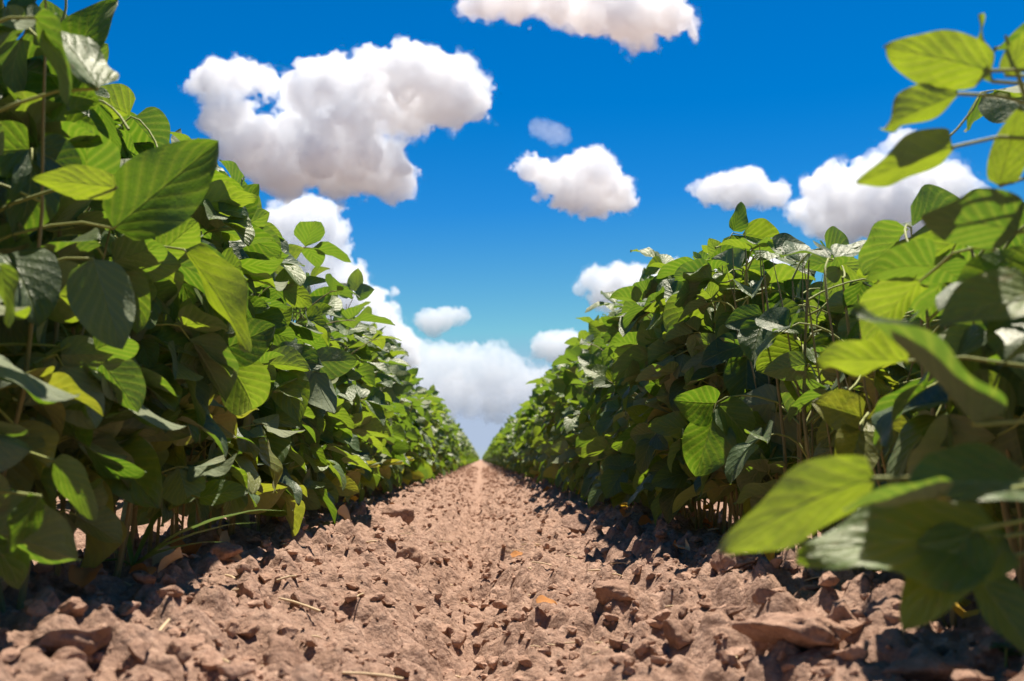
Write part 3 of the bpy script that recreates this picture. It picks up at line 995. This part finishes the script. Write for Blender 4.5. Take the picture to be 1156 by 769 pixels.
g = random.Random(5)
for k in range(90):
    y = 0.75 * math.exp(g.uniform(0, 1.2)); x = g.uniform(-.4, .4) * min(1, y / 1.1)
    z0 = float(ground_z(np.array([x]), np.array([y]))[0])
    L = g.uniform(.012, .06); a = g.uniform(0, 3.14); r = g.uniform(.0007, .0017)
    pts = [(-L / 2, 0, 0), (-L / 6, g.uniform(-.002, .002), .001), (L / 6, g.uniform(-.002, .002), .001), (L / 2, 0, 0)]
    v, f = tube(pts, [r, r, r, r * .8], 5); b = Bag(); b.add(v, f)
    o = link('straw', b.mesh('straw', STRAW)); o.location = (x, y, z0 + .004); o.rotation_euler = (0, g.uniform(-.25, .25), a)
    tag(o, 'one of many thin bits of pale straw lying on the furrow soil', 'straw', 'bits of straw on the soil')

# ------------------------------------------------------------------ the rest of the field: too many to count
def far_rows():
    srcs = []
    pts, rot, scl, idx = [], [], [], []
    for r in range(-9, 9):
        X = ROW_L + ROW_GAP * r
        inner = r in (0, 1)
        y = END_Y + 0.05 if inner else 0.2
        end = 170 if inner else (90 if r in (-1, 2) else 45)
        while y < end:
            pts.append((X + nrng.uniform(-.015, .015), y, float(furrow(np.array([X]))[0])))
            rot.append((0, 0, nrng.uniform(-.4, .4) + math.pi * nrng.integers(0, 2)))
            s = nrng.uniform(.95, 1.1); scl.append((s, s, s * nrng.uniform(.82, 1.14)))
            idx.append(int(nrng.integers(0, 4)))
            y += nrng.uniform(0.09, 0.14) * (1 if y < 30 else 1.6)
    me = bpy.data.meshes.new('soybean_rows')
    me.vertices.add(len(pts)); me.vertices.foreach_set('co', np.array(pts, np.float32).ravel())
    for nm, dat in (('rot', rot), ('scl', scl)):
        a = me.attributes.new(nm, 'FLOAT_VECTOR', 'POINT'); a.data.foreach_set('vector', np.array(dat, np.float32).ravel())
    a = me.attributes.new('idx', 'INT', 'POINT'); a.data.foreach_set('value', np.array(idx, np.int32))
    o = link('soybean_rows', me)
    tag(o, 'far soybean plants of the rows that run on to the horizon', 'soybean rows', kind='stuff')
    ng = bpy.data.node_groups.new('scatter_plants', 'GeometryNodeTree')
    ng.interface.new_socket('Geometry', in_out='INPUT', socket_type='NodeSocketGeometry')
    ng.interface.new_socket('Geometry', in_out='OUTPUT', socket_type='NodeSocketGeometry')
    N = ng.nodes; L = ng.links
    gi = N.new('NodeGroupInput'); go = N.new('NodeGroupOutput')
    join = N.new('GeometryNodeJoinGeometry')
    def attr(nm, typ):
        a = N.new('GeometryNodeInputNamedAttribute'); a.data_type = typ; a.inputs[0].default_value = nm; return a
    ra, sa, ia = attr('rot', 'FLOAT_VECTOR'), attr('scl', 'FLOAT_VECTOR'), attr('idx', 'INT')
    fol = [ob for ob in bpy.data.objects if ob.name.startswith('foliage')]
    for k in range(4):
        src = next(ob for ob in fol if ob.data == MID[k][1])
        inf = N.new('GeometryNodeObjectInfo'); inf.transform_space = 'ORIGINAL'; inf.inputs['Object'].default_value = src
        inf.inputs['As Instance'].default_value = True
        cmp_ = N.new('FunctionNodeCompare'); cmp_.data_type = 'INT'; cmp_.operation = 'EQUAL'
        bi = [s for s in cmp_.inputs if s.type == 'INT']
        L.new(ia.outputs[0], bi[0]); bi[1].default_value = k
        ip = N.new('GeometryNodeInstanceOnPoints')
        L.new(gi.outputs[0], ip.inputs['Points']); L.new(cmp_.outputs[0], ip.inputs['Selection'])
        L.new(inf.outputs['Geometry'], ip.inputs['Instance'])
        L.new(ra.outputs[0], ip.inputs['Rotation']); L.new(sa.outputs[0], ip.inputs['Scale'])
        L.new(ip.outputs[0], join.inputs[0])
    L.new(join.outputs[0], go.inputs[0])
    md = o.modifiers.new('scatter', 'NODES'); md.node_group = ng
    return o


far_rows()

# ------------------------------------------------------------------ clouds
def surface_net(F, level=0.0):
    """A closed quad skin round the part of the grid F that lies above LEVEL."""
    G = F - level
    pos = G > 0
    n = np.array(F.shape)
    c = [(a, b, d) for a in (0, 1) for b in (0, 1) for d in (0, 1)]
    def corner(A, o): return A[o[0]:n[0] - 1 + o[0], o[1]:n[1] - 1 + o[1], o[2]:n[2] - 1 + o[2]]
    cnt = sum(corner(pos, o).astype(np.int8) for o in c)
    cells = (cnt > 0) & (cnt < 8)
    idx = -np.ones(cells.shape, np.int64)
    ci = np.argwhere(cells); idx[cells] = np.arange(len(ci))
    acc = np.zeros((len(ci), 3)); k = np.zeros(len(ci))
    for o in c:
        for ax in range(3):
            if o[ax]: continue
            o2 = list(o); o2[ax] = 1
            g0 = G[ci[:, 0] + o[0], ci[:, 1] + o[1], ci[:, 2] + o[2]]; g1 = G[ci[:, 0] + o2[0], ci[:, 1] + o2[1], ci[:, 2] + o2[2]]
            m = (g0 > 0) != (g1 > 0)
            t = np.where(m, g0 / np.where(m, g0 - g1, 1), 0)
            p = np.tile(np.array(o, float), (len(ci), 1)); p[:, ax] += t
            acc += p * m[:, None]; k += m
    V = ci + acc / np.maximum(k, 1)[:, None]
    Q = []
    for ax in range(3):
        sl0 = [slice(None)] * 3; sl1 = [slice(None)] * 3
        sl0[ax] = slice(0, -1); sl1[ax] = slice(1, None)
        a, b = pos[tuple(sl0)], pos[tuple(sl1)]
        for flip, m in ((False, a & ~b), (True, ~a & b)):
            e = np.argwhere(m)
            u, w = (ax + 1) % 3, (ax + 2) % 3
            ok = (e[:, u] > 0) & (e[:, w] > 0) & (e[:, u] < n[u] - 1) & (e[:, w] < n[w] - 1); e = e[ok]
            q = []
            for du, dw in ((0, 0), (-1, 0), (-1, -1), (0, -1)):
                f = e.copy(); f[:, u] += du; f[:, w] += dw
                q.append(idx[f[:, 0], f[:, 1], f[:, 2]])
            q = np.stack(q if not flip else q[::-1], 1)
            Q.append(q)
    return V, np.concatenate(Q)


def build_cloud(name, label, blobs, dist, density, seed=0, group='cumulus clouds', wisp=1.0):
    """blobs: (px, py, radius px) in the photograph; built as a body of its own real size at DIST metres."""
    g = random.Random(seed)
    mpp = dist / FPX
    fwd = ray(sum(b[0] for b in blobs) / len(blobs), sum(b[1] for b in blobs) / len(blobs))
    rgt = fwd.cross(Z).normalized(); up = rgt.cross(fwd)
    B = []
    for (px, py, r) in blobs:
        d = ray(px, py); q = d / d.dot(fwd) * FPX
        B.append((q.dot(rgt), q.dot(up), g.uniform(-.5, .5) * r, r))
        for _ in range(5):
            a = g.uniform(-.5, 3.64); e = g.uniform(-1.2, 1.2)
            rr = r * g.uniform(.25, .5)
            B.append((B[-1][0] * 0 + q.dot(rgt) + math.cos(a) * math.cos(e) * r * .8, q.dot(up) + math.sin(a) * math.cos(e) * r * .8, math.sin(e) * r * .8, rr))
    for (px, py, r) in blobs:                                     # torn shreds round the body
        for _ in range(2):
            a = g.uniform(0, 6.28); k = g.uniform(1.0, 1.3); d = ray(px, py); q = d / d.dot(fwd) * FPX
            B.append((q.dot(rgt) + math.cos(a) * r * k * 1.2, q.dot(up) + math.sin(a) * r * k, g.uniform(-.4, .4) * r, r * g.uniform(.08, .2)))
    B = np.array(B)
    rmax = B[:, 3].max()
    stp = min(2.4, max(1.1, rmax / 16))
    pad = 16
    lo = (B[:, :3] - B[:, 3:]).min(0) - pad; hi = (B[:, :3] + B[:, 3:]).max(0) + pad
    ax = [np.arange(lo[i], hi[i] + stp, stp) for i in range(3)]
    X = np.stack(np.meshgrid(*ax, indexing='ij'), -1); shp = X.shape[:3]; X = X.reshape(-1, 3)
    ex = np.zeros(len(X)); kk = 4.0
    for (x, y, z, r) in B:
        d = np.sqrt(((X - (x, y, z)) ** 2 * (1, 1.15, 1)).sum(1)) - r * .92
        ex += np.exp(np.clip(-d / kk, -60, 40))
    sdf = kk * np.log(np.maximum(ex, 1e-20))                      # > 0 inside, in px
    near = np.abs(sdf) < 22
    P = X[near]
    o = np.array([seed * 17.3, seed * 5.1, seed * 9.7])
    sc = max(0.45, min(1.0, rmax / 34))
    q = P / sc
    bil = lambda f: 0.5 - 2.0 * np.abs(noise3(q * f + o))
    rag = np.clip(0.5 + 1.4 * noise3(q / 60 + o + 3), 0, 1)       # puffy here, torn there
    nz = 6.5 * bil(1 / 30) + 4.2 * bil(1 / 14) + 2.4 * bil(1 / 7) + 2.0 * fbm(q / 4.2 + o, 2, .6)
    tear = (7.0 * noise3(q / 22 + o + 50) + 5.5 * noise3(q / 10 + o) + 4.5 * noise3(q / 5 + o + 7) + 3 * noise3(q / 2.6 + o))
    main = sdf.copy(); main[near] += sc * (nz * (1 - .5 * rag) + tear * (.42 + .6 * rag) - 0.5)
    veil = sdf.copy(); veil[near] += sc * (tear * 1.3 + 0.3 * nz + 0.6)
    R3 = np.array([tuple(rgt), tuple(up), tuple(fwd)])
    c0 = fwd * dist
    def skin(F, lev, nm, dens):
        F = F.reshape(shp).copy()
        for a in range(3):
            s0 = [slice(None)] * 3
            for e in (0, -1): s0[a] = e; F[tuple(s0)] = -30
        V, Q = surface_net(F, lev)
        V = (V * stp + lo) * mpp
        V = V @ R3; Q = Q[:, ::-1]                            # that frame is left-handed
        return np_mesh(nm, V, Q, cloud_material(nm, dens / mpp))
    off = Vector((0, 0, CAM_H))
    ob = link(name, skin(main, 0.0, name, density * 0.8))
    # the local grid counts from the view line, FPX px = dist metres away
    ob.location = off + fwd * dist
    tag(ob, label, 'cloud', group)
    if wisp > 0:
        vo = link('veil', skin(veil, 0.0, 'veil', density * 0.07 * wisp), ob)
    return ob


CL = [
    ('big white cumulus cloud with a torn wing and a broad flat lower shelf', [
        (245, 92, 20), (220, 95, 12), (272, 88, 22), (300, 95, 14), (345, 105, 28), (375, 95, 34), (420, 95, 36), (465, 85, 40), (500, 105, 42), (525, 115, 26), (460, 125, 34), (400, 130, 34),
        (255, 135, 28), (290, 165, 38), (340, 170, 46), (395, 180, 44), (430, 190, 34), (320, 200, 28), (380, 205, 24), (455, 216, 10), (440, 212, 12)], 2600, 0.10),
    ('narrow cloud column trailing below the big cumulus over the left row', [
        (340, 245, 22), (365, 250, 20), (330, 265, 18), (375, 290, 16), (385, 320, 26), (370, 345, 30), (410, 345, 28), (400, 375, 30), (430, 375, 24), (360, 380, 26), (445, 392, 22), (395, 345, 28), (415, 400, 26), (350, 300, 26), (372, 268, 18), (425, 365, 20), (455, 405, 18), (320, 260, 24), (330, 300, 26)], 3600, 0.08),
    ('bright cloud cut off by the top edge of the sky', [
        (545, 3, 20), (585, 2, 26), (630, 8, 24), (670, 15, 28), (710, 20, 32), (745, 15, 30), (765, 28, 14), (720, 45, 14), (690, -10, 30), (620, -15, 26)], 1800, 0.09),
    ('compact wedge-shaped white cloud in the open middle of the sky', [
        (600, 190, 14), (622, 202, 20), (650, 205, 26), (675, 200, 24), (690, 222, 22), (668, 226, 20), (640, 222, 16), (670, 180, 12), (705, 225, 10)], 2600, 0.10),
    ('tiny faint wisp of cloud above the compact wedge-shaped cloud', [(607, 145, 7), (622, 149, 7), (633, 155, 6)], 2400, 0.014),
    ('small round-topped cloud above the crest of the right row', [
        (800, 218, 14), (820, 212, 18), (845, 212, 20), (868, 220, 14), (835, 225, 14), (882, 222, 8)], 3000, 0.09),
    ('wide white cloud behind the tall shoot of the right row', [
        (930, 215, 24), (960, 225, 34), (1000, 218, 36), (1040, 215, 34), (1070, 212, 26), (1000, 240, 40), (1050, 240, 34), (950, 250, 30), (1012, 162, 9), (1025, 160, 7), (912, 240, 16), (1085, 215, 14)], 3000, 0.08),
    ('little hook-shaped cloud low over the end of the furrow', [(482, 362, 9), (490, 370, 11), (505, 358, 8), (520, 357, 5)], 4200, 0.07),
    ('long pale bank of cloud low over the far end of the rows', [
        (470, 405, 22), (500, 410, 24), (530, 408, 24), (555, 400, 14), (550, 425, 24), (590, 430, 18), (575, 412, 14), (440, 400, 22), (430, 425, 26), (450, 450, 24), (490, 460, 26), (600, 440, 16), (625, 438, 12), (560, 462, 20), (515, 435, 26), (470, 430, 26), (575, 445, 20), (530, 455, 20), (610, 425, 10)], 6500, 0.034),
    ('small cloud beside the long pale bank, at the right row', [(612, 392, 12), (628, 395, 15), (645, 400, 16), (640, 385, 10)], 5200, 0.07),
    ('cloud peeking over the left shoulder of the right row', [
        (670, 320, 14), (695, 312, 18), (720, 318, 18), (690, 335, 22), (740, 330, 22), (780, 320, 24), (830, 310, 26), (870, 300, 22)], 3800, 0.07),
]
for i, (lab, blobs, dist, den) in enumerate(CL):
    build_cloud('cloud', lab, blobs, dist, den, seed=i + 1)

# ------------------------------------------------------------------ light
sun = bpy.data.lights.new('sun', 'SUN')
sun.energy = 5.0
sun.angle = R(0.53)
sun.color = (1.0, 0.925, 0.81)
so = bpy.data.objects.new('sun', sun)
so.rotation_euler = SUN_DIR.to_track_quat('Z', 'Y').to_euler()
so.location = (3, 3, 8)
COL.objects.link(so)

world = bpy.data.worlds.new('World')
scene.world = world
world.use_nodes = True
wt = world.node_tree; wt.nodes.clear()
wo = wt.nodes.new('ShaderNodeOutputWorld'); bg = wt.nodes.new('ShaderNodeBackground')
sky = wt.nodes.new('ShaderNodeTexSky'); sky.sky_type = 'NISHITA'; sky.sun_disc = False
sky.sun_elevation = SUN_EL; sky.sun_rotation = SUN_AZ
sky.altitude = 200; sky.air_density = 1.0; sky.dust_density = 0.0; sky.ozone_density = 4.0
hs = wt.nodes.new('ShaderNodeHueSaturation'); hs.inputs['Saturation'].default_value = 1.46; hs.inputs['Value'].default_value = 0.94; hs.inputs['Hue'].default_value = 0.496
# the air near the horizon: Nishita's white band held down to a pale grey-blue
ga = wt.nodes.new('ShaderNodeGamma'); ga.inputs[1].default_value = 1.15
lim = wt.nodes.new('ShaderNodeMix'); lim.data_type = 'RGBA'; lim.blend_type = 'DARKEN'; lim.inputs[0].default_value = 1.0
lim.inputs[7].default_value = (4.8, 5.3, 6.25, 1)
bg.inputs[1].default_value = 0.05
wt.links.new(sky.outputs[0], lim.inputs[6]); wt.links.new(lim.outputs[2], hs.inputs['Color'])
wt.links.new(hs.outputs[0], ga.inputs[0]); wt.links.new(ga.outputs[0], bg.inputs[0]); wt.links.new(bg.outputs[0], wo.inputs[0])
